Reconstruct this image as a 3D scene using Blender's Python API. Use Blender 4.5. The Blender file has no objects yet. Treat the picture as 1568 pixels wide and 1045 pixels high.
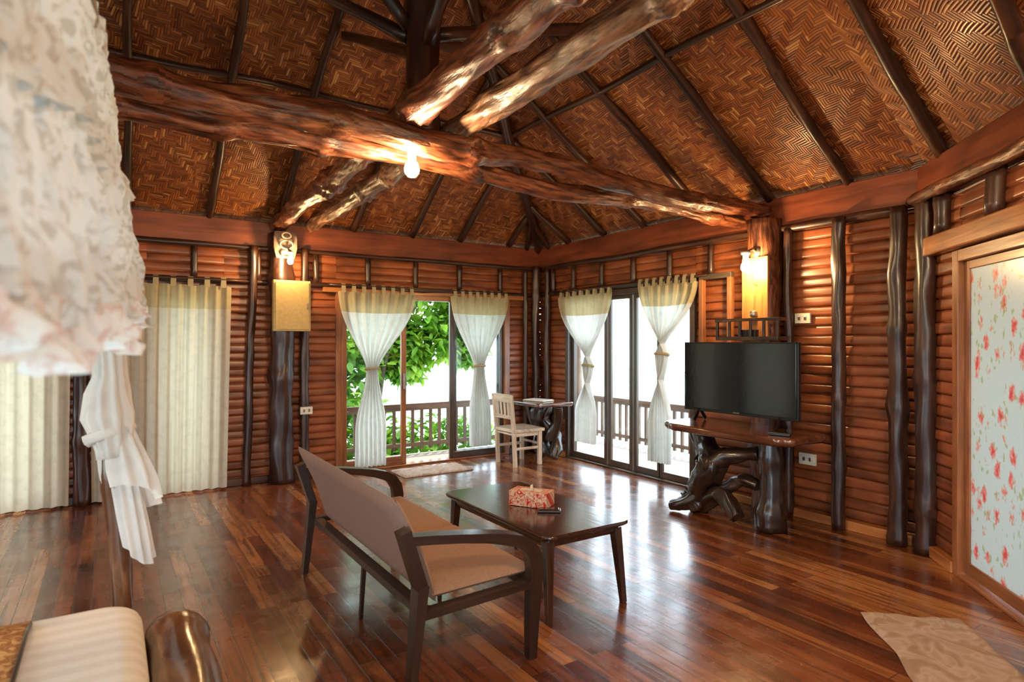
import bpy, math, random
from mathutils import Vector, Matrix, noise
random.seed(7)
D=bpy.data
scene=bpy.context.scene
# ------------------------------------------------------------------ node helpers
def new_mat(name):
    m=D.materials.new(name); m.use_nodes=True
    nt=m.node_tree
    for n in list(nt.nodes): nt.nodes.remove(n)
    out=nt.nodes.new('ShaderNodeOutputMaterial')
    return m,nt,out
def N(nt,t,**kw):
    n=nt.nodes.new(t)
    for k,v in kw.items(): setattr(n,k,v)
    return n
def L(nt,a,b): nt.links.new(a,b)
def math_n(nt,op,a,b=None,c=None):
    n=nt.nodes.new('ShaderNodeMath'); n.operation=op
    for i,x in enumerate((a,b,c)):
        if x is None: continue
        if isinstance(x,(int,float)): n.inputs[i].default_value=x
        else: nt.links.new(x,n.inputs[i])
    return n.outputs[0]
def ramp(nt,fac,stops):
    r=nt.nodes.new('ShaderNodeValToRGB')
    els=r.color_ramp.elements
    while len(els)<len(stops): els.new(0.5)
    for e,(p,c) in zip(els,stops):
        e.position=p; e.color=(c[0],c[1],c[2],1)
    nt.links.new(fac,r.inputs[0]); return r.outputs[0]
def mixc(nt,f,a,b,mode='MIX'):
    n=nt.nodes.new('ShaderNodeMix'); n.data_type='RGBA'; n.blend_type=mode
    for s,x in ((n.inputs[0],f),(n.inputs[6],a),(n.inputs[7],b)):
        if isinstance(x,(int,float)): s.default_value=x
        elif isinstance(x,tuple): s.default_value=(x[0],x[1],x[2],1)
        else: nt.links.new(x,s)
    return n.outputs[2]
def uvmap(nt,sx=1,sy=1):
    t=nt.nodes.new('ShaderNodeTexCoord'); m=nt.nodes.new('ShaderNodeMapping')
    m.inputs['Scale'].default_value=(sx,sy,1)
    nt.links.new(t.outputs['UV'],m.inputs[0]); return m.outputs[0]
def principled(nt,out,col,rough=.5,bump=None,bs=.3,bd=.01,coat=0,metal=0,spec=.5):
    p=nt.nodes.new('ShaderNodeBsdfPrincipled')
    if isinstance(col,tuple): p.inputs['Base Color'].default_value=(*col,1)
    else: nt.links.new(col,p.inputs['Base Color'])
    if isinstance(rough,(int,float)): p.inputs['Roughness'].default_value=rough
    else: nt.links.new(rough,p.inputs['Roughness'])
    p.inputs['Metallic'].default_value=metal
    p.inputs['Coat Weight'].default_value=coat
    p.inputs['Coat Roughness'].default_value=.16
    p.inputs['Specular IOR Level'].default_value=spec
    if bump is not None:
        b=nt.nodes.new('ShaderNodeBump'); b.inputs['Strength'].default_value=bs; b.inputs['Distance'].default_value=bd
        nt.links.new(bump,b.inputs['Height']); nt.links.new(b.outputs[0],p.inputs['Normal'])
        if coat: nt.links.new(b.outputs[0],p.inputs['Coat Normal'])
    if out is not None: nt.links.new(p.outputs[0],out.inputs[0])
    return p
def wood(name,dark,mid,light,rough=.35,sx=14,sy=1.2,coat=.3,bs=.35,patch=.6,bd=.006,fine=0):
    m,nt,out=new_mat(name)
    v=uvmap(nt,sx,sy)
    n1=N(nt,'ShaderNodeTexNoise'); n1.inputs['Scale'].default_value=1.5; n1.inputs['Detail'].default_value=8; n1.inputs['Distortion'].default_value=.6
    L(nt,v,n1.inputs[0])
    v2=uvmap(nt,2.6,1.3)
    n2=N(nt,'ShaderNodeTexNoise'); n2.inputs['Scale'].default_value=1.8; n2.inputs['Detail'].default_value=4
    L(nt,v2,n2.inputs[0])
    c=ramp(nt,n1.outputs[0],[(.3,dark),(.5,mid),(.70,light)])
    c2=ramp(nt,n2.outputs[0],[(.35,tuple(x*.4 for x in mid)),(.65,tuple(min(1,x*1.7) for x in mid))])
    col=mixc(nt,patch*.6,c,c2)
    h=math_n(nt,'ADD',n1.outputs[0],n2.outputs[0])
    if fine:
        v3=uvmap(nt,30,5); n3=N(nt,'ShaderNodeTexNoise'); n3.inputs['Scale'].default_value=1.5; n3.inputs['Detail'].default_value=6; L(nt,v3,n3.inputs[0])
        col=mixc(nt,fine,col,ramp(nt,n3.outputs[0],[(.38,(.12,.09,.08)),(.56,(1,1,1))]),'MULTIPLY')
        h=math_n(nt,'ADD',h,math_n(nt,'MULTIPLY',n3.outputs[0],.6))
    principled(nt,out,col,rough,h,bs,bd,coat)
    return m
def plain(name,col,rough=.5,metal=0,coat=0,nz=.12,scale=30):
    m,nt,out=new_mat(name)
    n1=N(nt,'ShaderNodeTexNoise'); n1.inputs['Scale'].default_value=scale; n1.inputs['Detail'].default_value=4
    t=N(nt,'ShaderNodeTexCoord'); L(nt,t.outputs['Object'],n1.inputs[0])
    c=ramp(nt,n1.outputs[0],[(.3,tuple(x*(1-nz) for x in col)),(.7,tuple(min(1,x*(1+nz)) for x in col))])
    principled(nt,out,c,rough,n1.outputs[0],.08,.003,coat,metal)
    return m
def emit(name,col,s):
    m,nt,out=new_mat(name)
    e=N(nt,'ShaderNodeEmission'); e.inputs[0].default_value=(*col,1); e.inputs[1].default_value=s
    L(nt,e.outputs[0],out.inputs[0]); return m
def cloth(name,col,trans=.5,transp=0.0,scale=60,col2=None,pat=14,bs=.15,bd=.003):
    m,nt,out=new_mat(name)
    t=N(nt,'ShaderNodeTexCoord')
    n1=N(nt,'ShaderNodeTexNoise'); n1.inputs['Scale'].default_value=scale; L(nt,t.outputs['Object'],n1.inputs[0])
    n3=N(nt,'ShaderNodeTexNoise'); n3.inputs['Scale'].default_value=pat; n3.inputs['Detail'].default_value=3; n3.inputs['Distortion'].default_value=1.2 if pat>20 else 0; L(nt,t.outputs['Object'],n3.inputs[0])
    c=mixc(nt,ramp(nt,n3.outputs[0],[(.5,(0,0,0)),(.60,(1,1,1))]),col,col2 or tuple(x*.93 for x in col))
    p=principled(nt,None,c,.85,math_n(nt,'ADD',n1.outputs[0],n3.outputs[0]),bs,bd,0,0,.2)
    tr=N(nt,'ShaderNodeBsdfTranslucent'); L(nt,c,tr.inputs[0])
    mx=N(nt,'ShaderNodeMixShader'); mx.inputs[0].default_value=trans
    L(nt,p.outputs[0],mx.inputs[1]); L(nt,tr.outputs[0],mx.inputs[2])
    if transp>0:
        tp=N(nt,'ShaderNodeBsdfTransparent'); m2=N(nt,'ShaderNodeMixShader'); m2.inputs[0].default_value=transp
        L(nt,mx.outputs[0],m2.inputs[1]); L(nt,tp.outputs[0],m2.inputs[2]); L(nt,m2.outputs[0],out.inputs[0])
    else: L(nt,mx.outputs[0],out.inputs[0])
    return m
# ------------------------------------------------------------------ materials
M={}
M['log_dark']=wood('log_dark',(.010,.005,.004),(.038,.013,.008),(.12,.045,.02),.38,10,1.0,.2,.5)
M['log_red']=wood('log_red',(.025,.008,.005),(.19,.050,.018),(.52,.22,.09),.46,9,1.6,.2,1.0,.8,.012,.8)
M['log_grey']=wood('log_grey',(.06,.026,.014),(.25,.115,.06),(.58,.40,.28),.46,9,1.6,.2,1.0,.7,.012,.75)
M['pole']=wood('pole',(.010,.005,.004),(.040,.014,.008),(.14,.05,.021),.40,12,1.2,.15,.4)
M['siding']=wood('siding',(.060,.015,.007),(.245,.065,.022),(.50,.175,.058),.36,16,.9,.2,.4,1.1)
M['fascia']=wood('fascia',(.08,.016,.007),(.19,.040,.014),(.28,.075,.027),.45,12,1,.05,.2)
M['frame']=wood('frame',(.14,.045,.014),(.30,.105,.035),(.46,.19,.075),.35,20,1.4,.3,.2)
M['frame_dark']=wood('frame_dark',(.03,.018,.012),(.07,.042,.028),(.12,.075,.05),.35,20,1.4,.3,.2)
M['plank_orange']=wood('plank_orange',(.22,.07,.02),(.42,.15,.042),(.62,.28,.10),.35,14,1.2,.3,.2)
M['espresso']=wood('espresso',(.016,.009,.007),(.032,.017,.012),(.055,.03,.02),.3,30,2,.3,.1)
M['table_dark']=wood('table_dark',(.026,.012,.009),(.05,.022,.014),(.09,.04,.023),.16,18,1.5,.6,.06)
M['root']=wood('root',(.008,.006,.005),(.026,.014,.010),(.11,.055,.03),.3,9,3,.4,.8)
M['slab']=wood('slab',(.04,.014,.008),(.12,.038,.017),(.28,.11,.045),.18,10,1.3,.8,.1)
M['slab_light']=wood('slab_light',(.12,.07,.045),(.3,.2,.14),(.5,.38,.3),.3,10,1.3,.4,.1)
M['whitewash']=wood('whitewash',(.36,.22,.12),(.60,.46,.33),(.78,.68,.56),.45,25,2,.1,.2)
M['bedpost']=wood('bedpost',(.02,.009,.005),(.12,.045,.018),(.38,.19,.085),.26,8,2,.6,.6)
M['fabric']=plain('sofa_fabric',(.25,.14,.095),.9,0,0,.15,140)
M['seatfab']=plain('sofa_seat_fabric',(.31,.175,.11),.8,0,0,.12,90)
M['box_tan']=plain('box_tan',(.56,.38,.14),.5)
M['white_plastic']=plain('white_plastic',(.75,.68,.55),.4)
M['black']=plain('tv_black',(.010,.010,.011),.25,0,0,.05)
M['screen']=plain('tv_screen',(.006,.011,.016),.07,0,.3,.02)
M['metal']=plain('metal',(.35,.3,.25),.3,.9)
M['curtain']=cloth('curtain_cream',(.76,.76,.72),.5)
M['curtain_head']=cloth('curtain_header',(.60,.50,.30),.35)
M['curtain_beige']=cloth('curtain_beige',(.70,.62,.48),.45)
M['tulle']=cloth('tulle',(.80,.75,.68),.35,.12)
M['lace']=cloth('lace_valance',(.68,.70,.71),.25,0,60,(.50,.49,.46),34,.6,.006)
M['lacepink']=cloth('lace_trim',(.70,.68,.67),.25,0,60,(.62,.47,.45),34,.6,.006)
M['tissue']=cloth('tissue',(.85,.83,.81),.3)
M['bulb']=emit('bulb_glow',(1,.72,.40),430)
M['bulb2']=emit('bulb_glow_small',(1,.66,.30),440)
M['porch']=plain('porch_boards',(.24,.19,.15),.6)
M['rail']=wood('rail_wood',(.05,.025,.015),(.12,.065,.04),(.2,.12,.08),.5,12,1,0,.2)
M['sand']=plain('pale_sand',(.36,.44,.36),.9,0,0,.25,2)
M['bark']=wood('bark',(.03,.02,.015),(.08,.06,.04),(.15,.12,.09),.8,6,2,0,.8)
M['straw']=wood('straw',(.05,.035,.018),(.14,.10,.055),(.23,.18,.11),.8,30,2,0,.2)
def mk_leaf():
    m,nt,out=new_mat('leaf_green')
    t=N(nt,'ShaderNodeTexCoord'); n=N(nt,'ShaderNodeTexNoise'); n.inputs['Scale'].default_value=2.5; L(nt,t.outputs['Object'],n.inputs[0])
    c=ramp(nt,n.outputs[0],[(.3,(.05,.16,.010)),(.5,(.14,.32,.02)),(.7,(.34,.50,.05))])
    p=principled(nt,None,c,.5)
    tr=N(nt,'ShaderNodeBsdfTranslucent'); L(nt,c,tr.inputs[0])
    mx=N(nt,'ShaderNodeMixShader'); mx.inputs[0].default_value=.5
    L(nt,p.outputs[0],mx.inputs[1]); L(nt,tr.outputs[0],mx.inputs[2]); L(nt,mx.outputs[0],out.inputs[0]); return m
M['leaf']=mk_leaf()
def mk_glass():
    m,nt,out=new_mat('clear_glass')
    lw=N(nt,'ShaderNodeLayerWeight'); lw.inputs[0].default_value=.5
    f=math_n(nt,'ADD',math_n(nt,'MULTIPLY',math_n(nt,'POWER',lw.outputs['Facing'],5),.8),.03)
    tp=N(nt,'ShaderNodeBsdfTransparent'); tp.inputs[0].default_value=(.93,.97,1,1)
    g=N(nt,'ShaderNodeBsdfGlossy'); g.inputs['Roughness'].default_value=.02
    mx=N(nt,'ShaderNodeMixShader'); L(nt,f,mx.inputs[0]); L(nt,tp.outputs[0],mx.inputs[1]); L(nt,g.outputs[0],mx.inputs[2])
    L(nt,mx.outputs[0],out.inputs[0]); return m
M['glass']=mk_glass()
def mk_floor():
    m,nt,out=new_mat('floor_planks')
    t=N(nt,'ShaderNodeTexCoord')
    sp=N(nt,'ShaderNodeSeparateXYZ'); L(nt,t.outputs['UV'],sp.inputs[0])
    cb=N(nt,'ShaderNodeCombineXYZ'); L(nt,sp.outputs[1],cb.inputs[0]); L(nt,sp.outputs[0],cb.inputs[1])
    b=N(nt,'ShaderNodeTexBrick'); b.offset=.37; b.offset_frequency=2
    b.inputs['Color1'].default_value=(0,0,0,1); b.inputs['Color2'].default_value=(1,1,1,1); b.inputs['Mortar'].default_value=(.5,.5,.5,1)
    b.inputs['Scale'].default_value=1; b.inputs['Mortar Size'].default_value=.0018; b.inputs['Mortar Smooth'].default_value=.3
    b.inputs['Brick Width'].default_value=1.3; b.inputs['Row Height'].default_value=.082
    L(nt,cb.outputs[0],b.inputs[0])
    base=ramp(nt,b.outputs[0],[(0,(.075,.016,.007)),(.35,(.17,.040,.013)),(.72,(.29,.088,.027)),(1,(.54,.23,.075))])
    mp=N(nt,'ShaderNodeMapping'); mp.inputs['Scale'].default_value=(1.6,26,1); L(nt,cb.outputs[0],mp.inputs[0])
    n=N(nt,'ShaderNodeTexNoise'); n.inputs['Scale'].default_value=1.4; n.inputs['Detail'].default_value=7; n.inputs['Distortion'].default_value=.6; L(nt,mp.outputs[0],n.inputs[0])
    gr=ramp(nt,n.outputs[0],[(.34,(.20,.14,.12)),(.5,(.82,.80,.80)),(.66,(1.0,1.0,1.0))])
    col=mixc(nt,.88,base,gr,'MULTIPLY')
    n2=N(nt,'ShaderNodeTexNoise'); n2.inputs['Scale'].default_value=.9; n2.inputs['Detail'].default_value=2; L(nt,t.outputs['UV'],n2.inputs[0])
    col=mixc(nt,ramp(nt,n2.outputs[0],[(.4,(0,0,0)),(.75,(.3,.3,.3))]),col,(.42,.12,.033))
    col=mixc(nt,b.outputs['Fac'],col,(.012,.005,.003))
    n3=N(nt,'ShaderNodeTexNoise'); n3.inputs['Scale'].default_value=5; n3.inputs['Detail'].default_value=5; L(nt,t.outputs['UV'],n3.inputs[0])
    rg=ramp(nt,n3.outputs[0],[(.3,(.16,.16,.16)),(.7,(.36,.36,.36))])
    h=math_n(nt,'SUBTRACT',math_n(nt,'MULTIPLY',n3.outputs[0],.6),math_n(nt,'MULTIPLY',b.outputs['Fac'],.8))
    h=math_n(nt,'ADD',h,math_n(nt,'MULTIPLY',b.outputs[0],.15))
    h=math_n(nt,'ADD',h,math_n(nt,'MULTIPLY',n.outputs[0],.15))
    principled(nt,out,col,rg,h,.5,.006,.55)
    return m
M['floor']=mk_floor()
def mk_weave():
    m,nt,out=new_mat('bamboo_weave')
    t=N(nt,'ShaderNodeTexCoord'); sp=N(nt,'ShaderNodeSeparateXYZ')
    nz=N(nt,'ShaderNodeTexNoise'); nz.inputs['Scale'].default_value=2.5; L(nt,t.outputs['UV'],nz.inputs[0])
    mpa=N(nt,'ShaderNodeMapping'); mpa.inputs['Rotation'].default_value=(0,0,.12)
    L(nt,t.outputs['UV'],mpa.inputs[0])
    dm=N(nt,'ShaderNodeVectorMath'); dm.operation='MULTIPLY_ADD'; L(nt,nz.outputs['Color'],dm.inputs[0]); dm.inputs[1].default_value=(.08,.08,0); L(nt,mpa.outputs[0],dm.inputs[2])
    L(nt,dm.outputs[0],sp.inputs[0])
    s=1/.018
    U=math_n(nt,'MULTIPLY',math_n(nt,'ADD',sp.outputs[0],50),s); V=math_n(nt,'MULTIPLY',math_n(nt,'ADD',sp.outputs[1],50),s)
    i=math_n(nt,'FLOOR',U); j=math_n(nt,'FLOOR',V)
    pi_=math_n(nt,'PINGPONG',i,27); pj=math_n(nt,'PINGPONG',j,19)
    k=math_n(nt,'MODULO',math_n(nt,'ADD',pi_,pj),10)
    hmask=math_n(nt,'LESS_THAN',k,5.5)
    fu=math_n(nt,'FRACT',U); fv=math_n(nt,'FRACT',V)
    f=math_n(nt,'ADD',math_n(nt,'MULTIPLY',fv,hmask),math_n(nt,'MULTIPLY',fu,math_n(nt,'SUBTRACT',1,hmask)))
    prof=math_n(nt,'SUBTRACT',1,math_n(nt,'POWER',math_n(nt,'ABSOLUTE',math_n(nt,'SUBTRACT',math_n(nt,'MULTIPLY',f,2),1)),4))
    ida=math_n(nt,'ADD',math_n(nt,'MULTIPLY',j,hmask),math_n(nt,'MULTIPLY',i,math_n(nt,'SUBTRACT',1,hmask)))
    seg=math_n(nt,'FLOOR',math_n(nt,'DIVIDE',math_n(nt,'ADD',math_n(nt,'MULTIPLY',i,hmask),math_n(nt,'MULTIPLY',j,math_n(nt,'SUBTRACT',1,hmask))),9))
    cb=N(nt,'ShaderNodeCombineXYZ'); L(nt,ida,cb.inputs[0]); L(nt,hmask,cb.inputs[1]); L(nt,seg,cb.inputs[2])
    wn=N(nt,'ShaderNodeTexWhiteNoise'); L(nt,cb.outputs[0],wn.inputs[0])
    base=ramp(nt,wn.outputs[0],[(0,(.20,.056,.015)),(.4,(.36,.115,.030)),(.85,(.48,.17,.046)),(1,(.74,.38,.14))])
    n2=N(nt,'ShaderNodeTexNoise'); n2.inputs['Scale'].default_value=.8; n2.inputs['Detail'].default_value=3; L(nt,t.outputs['UV'],n2.inputs[0])
    base=mixc(nt,.8,base,ramp(nt,n2.outputs[0],[(.35,(.48,.34,.28)),(.65,(1,1,1))]),'MULTIPLY')
    hm=mixc(nt,hmask,(1,1,1),(.84,.78,.72))
    base=mixc(nt,1.0,base,hm,'MULTIPLY')
    pr=ramp(nt,prof,[(0,(.32,.28,.25)),(.5,(1,1,1))])
    col=mixc(nt,1.0,base,pr,'MULTIPLY')
    hh=math_n(nt,'ADD',prof,math_n(nt,'MULTIPLY',wn.outputs[0],1.2))
    principled(nt,out,col,.40,hh,.9,.006,.1)
    return m
M['weave']=mk_weave()
def mk_floral():
    m,nt,out=new_mat('frosted_floral_film')
    v=uvmap(nt,1.25,.8)
    vo=N(nt,'ShaderNodeTexVoronoi'); vo.inputs['Scale'].default_value=9.5; vo.inputs['Randomness'].default_value=.75; L(nt,v,vo.inputs[0])
    n=N(nt,'ShaderNodeTexNoise'); n.inputs['Scale'].default_value=38; L(nt,v,n.inputs[0])
    d=math_n(nt,'ADD',vo.outputs['Distance'],math_n(nt,'MULTIPLY',math_n(nt,'SUBTRACT',n.outputs[0],.5),.7))
    c=ramp(nt,d,[(.12,(.50,.07,.07)),(.28,(.62,.22,.20)),(.38,(.42,.46,.40)),(.42,(.46,.52,.52))])
    vo2=N(nt,'ShaderNodeTexVoronoi'); vo2.inputs['Scale'].default_value=15; L(nt,v,vo2.inputs[0])
    d2=math_n(nt,'ADD',vo2.outputs['Distance'],math_n(nt,'MULTIPLY',math_n(nt,'SUBTRACT',n.outputs[0],.5),.8))
    c=mixc(nt,ramp(nt,d2,[(.14,(.8,.8,.8)),(.26,(0,0,0))]),c,(.30,.34,.16))
    p=principled(nt,None,c,.25)
    tr=N(nt,'ShaderNodeBsdfTranslucent'); L(nt,c,tr.inputs[0])
    mx=N(nt,'ShaderNodeMixShader'); mx.inputs[0].default_value=.12
    L(nt,p.outputs[0],mx.inputs[1]); L(nt,tr.outputs[0],mx.inputs[2]); L(nt,mx.outputs[0],out.inputs[0]); return m
M['floral']=mk_floral()
def mk_pattern(name,a,b,c_,sc,rough=.9):
    m,nt,out=new_mat(name)
    v=uvmap(nt,1,1)
    vo=N(nt,'ShaderNodeTexNoise'); vo.inputs['Scale'].default_value=sc; vo.inputs['Detail'].default_value=1; vo.inputs['Distortion'].default_value=1.6; L(nt,v,vo.inputs[0])
    c=ramp(nt,vo.outputs[0],[(.38,a),(.47,b),(.53,a),(.62,c_)])
    principled(nt,out,c,rough,vo.outputs[0],.4,.006); return m
M['mat']=mk_pattern('doormat_pattern',(.44,.31,.23),(.52,.39,.31),(.37,.24,.17),7)
M['tissuebox']=mk_pattern('tissue_box_print',(.55,.03,.015),(.85,.72,.55),(.75,.60,.42),24,.3)
M['runner']=mk_pattern('runner_weave',(.42,.19,.05),(.26,.08,.02),(.6,.33,.12),24)
def mk_sheet():
    m,nt,out=new_mat('striped_sheet')
    v=uvmap(nt,1,1); w=N(nt,'ShaderNodeTexWave'); w.bands_direction='Y'; w.inputs['Scale'].default_value=4.5; w.inputs['Distortion'].default_value=.0
    L(nt,v,w.inputs[0])
    c=ramp(nt,w.outputs[0],[(.45,(.74,.68,.62)),(.55,(.80,.75,.70))])
    principled(nt,out,c,.55,w.outputs[0],.05,.003); return m
M['sheet']=mk_sheet()
def mk_stone():
    m,nt,out=new_mat('stone_wall_mat')
    v=uvmap(nt,1,1); vo=N(nt,'ShaderNodeTexVoronoi'); vo.feature='DISTANCE_TO_EDGE'; vo.inputs['Scale'].default_value=7; L(nt,v,vo.inputs[0])
    c=ramp(nt,vo.outputs[0],[(.0,(.05,.045,.04)),(.08,(.22,.2,.18))]); principled(nt,out,c,.8,vo.outputs[0],.6,.02); return m
M['stone']=mk_stone()

# ------------------------------------------------------------------ mesh builder
class MB:
    def __init__(s): s.v=[]; s.f=[]; s.uv=[]; s.m=[]; s.sm=[]; s.mats=[]
    def mi(s,k):
        if k not in s.mats: s.mats.append(k)
        return s.mats.index(k)
    def face(s,idx,uv,mat,smooth=False):
        s.f.append(idx); s.uv.append(uv); s.m.append(s.mi(mat)); s.sm.append(smooth)
    def box(s,c,size,mat,R=None,taper=None):
        b=len(s.v); hx,hy,hz=[x/2 for x in size]
        pts=[(-hx,-hy,-hz),(hx,-hy,-hz),(hx,hy,-hz),(-hx,hy,-hz),(-hx,-hy,hz),(hx,-hy,hz),(hx,hy,hz),(-hx,hy,hz)]
        R=R or Matrix.Identity(3)
        for i,p in enumerate(pts):
            p=Vector(p)
            if taper and i<4: p.x*=taper; p.y*=taper
            s.v.append(Vector(c)+R@p)
        la=max(range(3),key=lambda i:size[i]); o=random.random()*9
        for q in ((0,3,2,1),(4,5,6,7),(0,1,5,4),(1,2,6,5),(2,3,7,6),(3,0,4,7)):
            uv=[]
            for i in q:
                p=pts[i]; ot=[p[a] for a in range(3) if a!=la]
                uv.append((ot[0]+ot[1]+o,p[la]+o))
            s.face([b+i for i in q],uv,mat)
    def bar(s,p0,p1,w,h,mat,up=(0,0,1),taper=1):
        p0=Vector(p0);p1=Vector(p1); z=(p1-p0); ln=z.length; z.normalize()
        u=Vector(up); x=u.cross(z)
        if x.length<1e-4: x=Vector((1,0,0)).cross(z)
        x.normalize(); y=z.cross(x)
        R=Matrix((x,y,z)).transposed()
        s.box((p0+p1)/2,(w,h,ln),mat,R,taper)
    def tube(s,pts,rad,mat,seg=12,wob=0,wf=3.0,cap=True,flat=1.0,fl=None,ridge=0,nr=5,gn=0):
        pts=[Vector(p) for p in pts]; n=len(pts)
        if isinstance(rad,(int,float)): rad=[rad]*n
        b=len(s.v); sd=Vector((random.random()*50,random.random()*50,0))
        t0=(pts[1]-pts[0]).normalized()
        a=Vector((0,0,1)) if abs(t0.z)<.9 else Vector((1,0,0))
        x=a.cross(t0).normalized(); acc=0; ls=[]
        ph=random.random()*6
        for i,p in enumerate(pts):
            t=(pts[min(i+1,n-1)]-pts[max(i-1,0)]).normalized()
            x=(x-t*x.dot(t)).normalized(); y=t.cross(x)
            if i: acc+=(pts[i]-pts[i-1]).length
            ls.append(acc)
            for k in range(seg):
                an=2*math.pi*k/seg; dr=x*math.cos(an)+y*math.sin(an)*flat
                g=0
                if gn: g=gn*(noise.noise(dr*2.6+Vector((3,0,acc*4.5))+sd)+abs(noise.noise(dr*3.5+Vector((7,2,acc*2.0))+sd))-.2+.6*noise.noise(dr*7+Vector((3,9,acc*9))+sd))
                r=rad[i]*(1+wob*noise.noise(dr*1.2+Vector((0,0,acc*wf))+sd)*2+ridge*math.cos(nr*an+ph+acc*2)+g)
                s.v.append(p+dr*r)
        o=random.random()*20
        for i in range(n-1):
            for k in range(seg):
                k2=(k+1)%seg
                R=max(rad[i],.02)*6.28/seg
                s.face([b+i*seg+k,b+i*seg+k2,b+(i+1)*seg+k2,b+(i+1)*seg+k],
                       [(o+k*R,o+ls[i]),(o+(k+1)*R,o+ls[i]),(o+(k+1)*R,o+ls[i+1]),(o+k*R,o+ls[i+1])],mat,True)
        if cap:
            s.face([b+k for k in range(seg)][::-1],[(o+.1*math.cos(k),o+.1*math.sin(k)) for k in range(seg)],mat)
            s.face([b+(n-1)*seg+k for k in range(seg)],[(o+.1*math.cos(k),o+.1*math.sin(k)) for k in range(seg)],mat)
    def log(s,p0,p1,r0,r1,mat,bend=.03,wob=.12,seg=14,step=.08,knots=3,gn=0,kw=.05,ka=.22):
        p0=Vector(p0);p1=Vector(p1); ln=(p1-p0).length; n=max(4,int(ln/step))
        sd=random.random()*100; d=(p1-p0).normalized()
        kn=[(random.random(),random.random()) for _ in range(knots)]
        pts=[];rr=[]
        for i in range(n+1):
            t=i/n; e=math.sin(math.pi*t)**.5 if 0<t<1 else 0
            o=Vector((noise.noise(Vector((t*ln*.9+sd,0,0))),noise.noise(Vector((t*ln*.9+sd,9,0))),noise.noise(Vector((t*ln*.9+sd,0,9)))))*bend*2*e
            o-=d*o.dot(d)
            pts.append(p0.lerp(p1,t)+o)
            k=sum(math.exp(-((t-a)*ln/kw)**2)*ka*b for a,b in kn)
            rr.append((r0+(r1-r0)*t)*(1+k))
        s.tube(pts,rr,mat,seg,wob,3.5,gn=gn)
    def lathe(s,c,prof,mat,seg=20,R=None):
        R=R or Matrix.Identity(3); b=len(s.v); c=Vector(c)
        for r,z in prof:
            for k in range(seg):
                a=2*math.pi*k/seg; s.v.append(c+R@Vector((r*math.cos(a),r*math.sin(a),z)))
        for i in range(len(prof)-1):
            for k in range(seg):
                k2=(k+1)%seg
                s.face([b+i*seg+k,b+i*seg+k2,b+(i+1)*seg+k2,b+(i+1)*seg+k],[(k*.02,prof[i][1]),(k*.02+.02,prof[i][1]),(k*.02+.02,prof[i+1][1]),(k*.02,prof[i+1][1])],mat,True)
    def grid(s,fn,nu,nv,mat,matfn=None,smooth=True,us=1,vs=1):
        b=len(s.v)
        for j in range(nv+1):
            for i in range(nu+1): s.v.append(Vector(fn(i/nu,j/nv)))
        for j in range(nv):
            for i in range(nu):
                q=[b+j*(nu+1)+i,b+j*(nu+1)+i+1,b+(j+1)*(nu+1)+i+1,b+(j+1)*(nu+1)+i]
                mm=matfn((i+.5)/nu,(j+.5)/nv) if matfn else mat
                s.face(q,[(i/nu*us,j/nv*vs),((i+1)/nu*us,j/nv*vs),((i+1)/nu*us,(j+1)/nv*vs),(i/nu*us,(j+1)/nv*vs)],mm,smooth)
    def slab(s,outline,z0,z1,mat,inset=.015,bot=None):
        n=len(outline); b=len(s.v)
        cx=sum(p[0] for p in outline)/n; cy=sum(p[1] for p in outline)/n
        def ring(k,z):
            for p in outline:
                v=Vector((p[0]-cx,p[1]-cy)); l=v.length
                v=v*((l-k)/l); s.v.append(Vector((cx+v.x,cy+v.y,z)))
        ring(inset+.01,z0);ring(0,z0+(z1-z0)*.4);ring(0,z0+(z1-z0)*.75);ring(inset*.6,z1)
        for r in range(3):
            for i in range(n):
                j=(i+1)%n
                q=[b+r*n+i,b+r*n+j,b+(r+1)*n+j,b+(r+1)*n+i]
                s.face(q,[(s.v[x].x+s.v[x].z,s.v[x].y) for x in q],mat,True)
        for q in ([b+i for i in range(n)][::-1],[b+3*n+i for i in range(n)]):
            s.face(q,[(s.v[x].x,s.v[x].y) for x in q],mat)
    def build(s,name,bevel=0,solid=0,parent=None):
        lo=Vector([min(v[i] for v in s.v) for i in range(3)]); hi=Vector([max(v[i] for v in s.v) for i in range(3)])
        c=Vector(((lo.x+hi.x)/2,(lo.y+hi.y)/2,lo.z))
        me=D.meshes.new(name); me.from_pydata([v-c for v in s.v],[],s.f)
        ul=me.uv_layers.new(name='UVMap'); li=0
        for fi,p in enumerate(me.polygons):
            p.material_index=s.m[fi]; p.use_smooth=s.sm[fi]
            for u in s.uv[fi]:
                ul.data[li].uv=u; li+=1
        for k in s.mats: me.materials.append(M[k])
        me.update()
        o=D.objects.new(name,me); o.location=c; scene.collection.objects.link(o)
        if parent: o.parent=parent
        if bevel:
            md=o.modifiers.new('bevel','BEVEL'); md.width=bevel; md.segments=2; md.limit_method='ANGLE'; md.angle_limit=.8
        if solid:
            md=o.modifiers.new('solid','SOLIDIFY'); md.thickness=solid; md.offset=0
        return o
def empty(name):
    o=D.objects.new(name,None); scene.collection.objects.link(o); return o
def rotz(a): return Matrix.Rotation(a,3,'Z')

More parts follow.
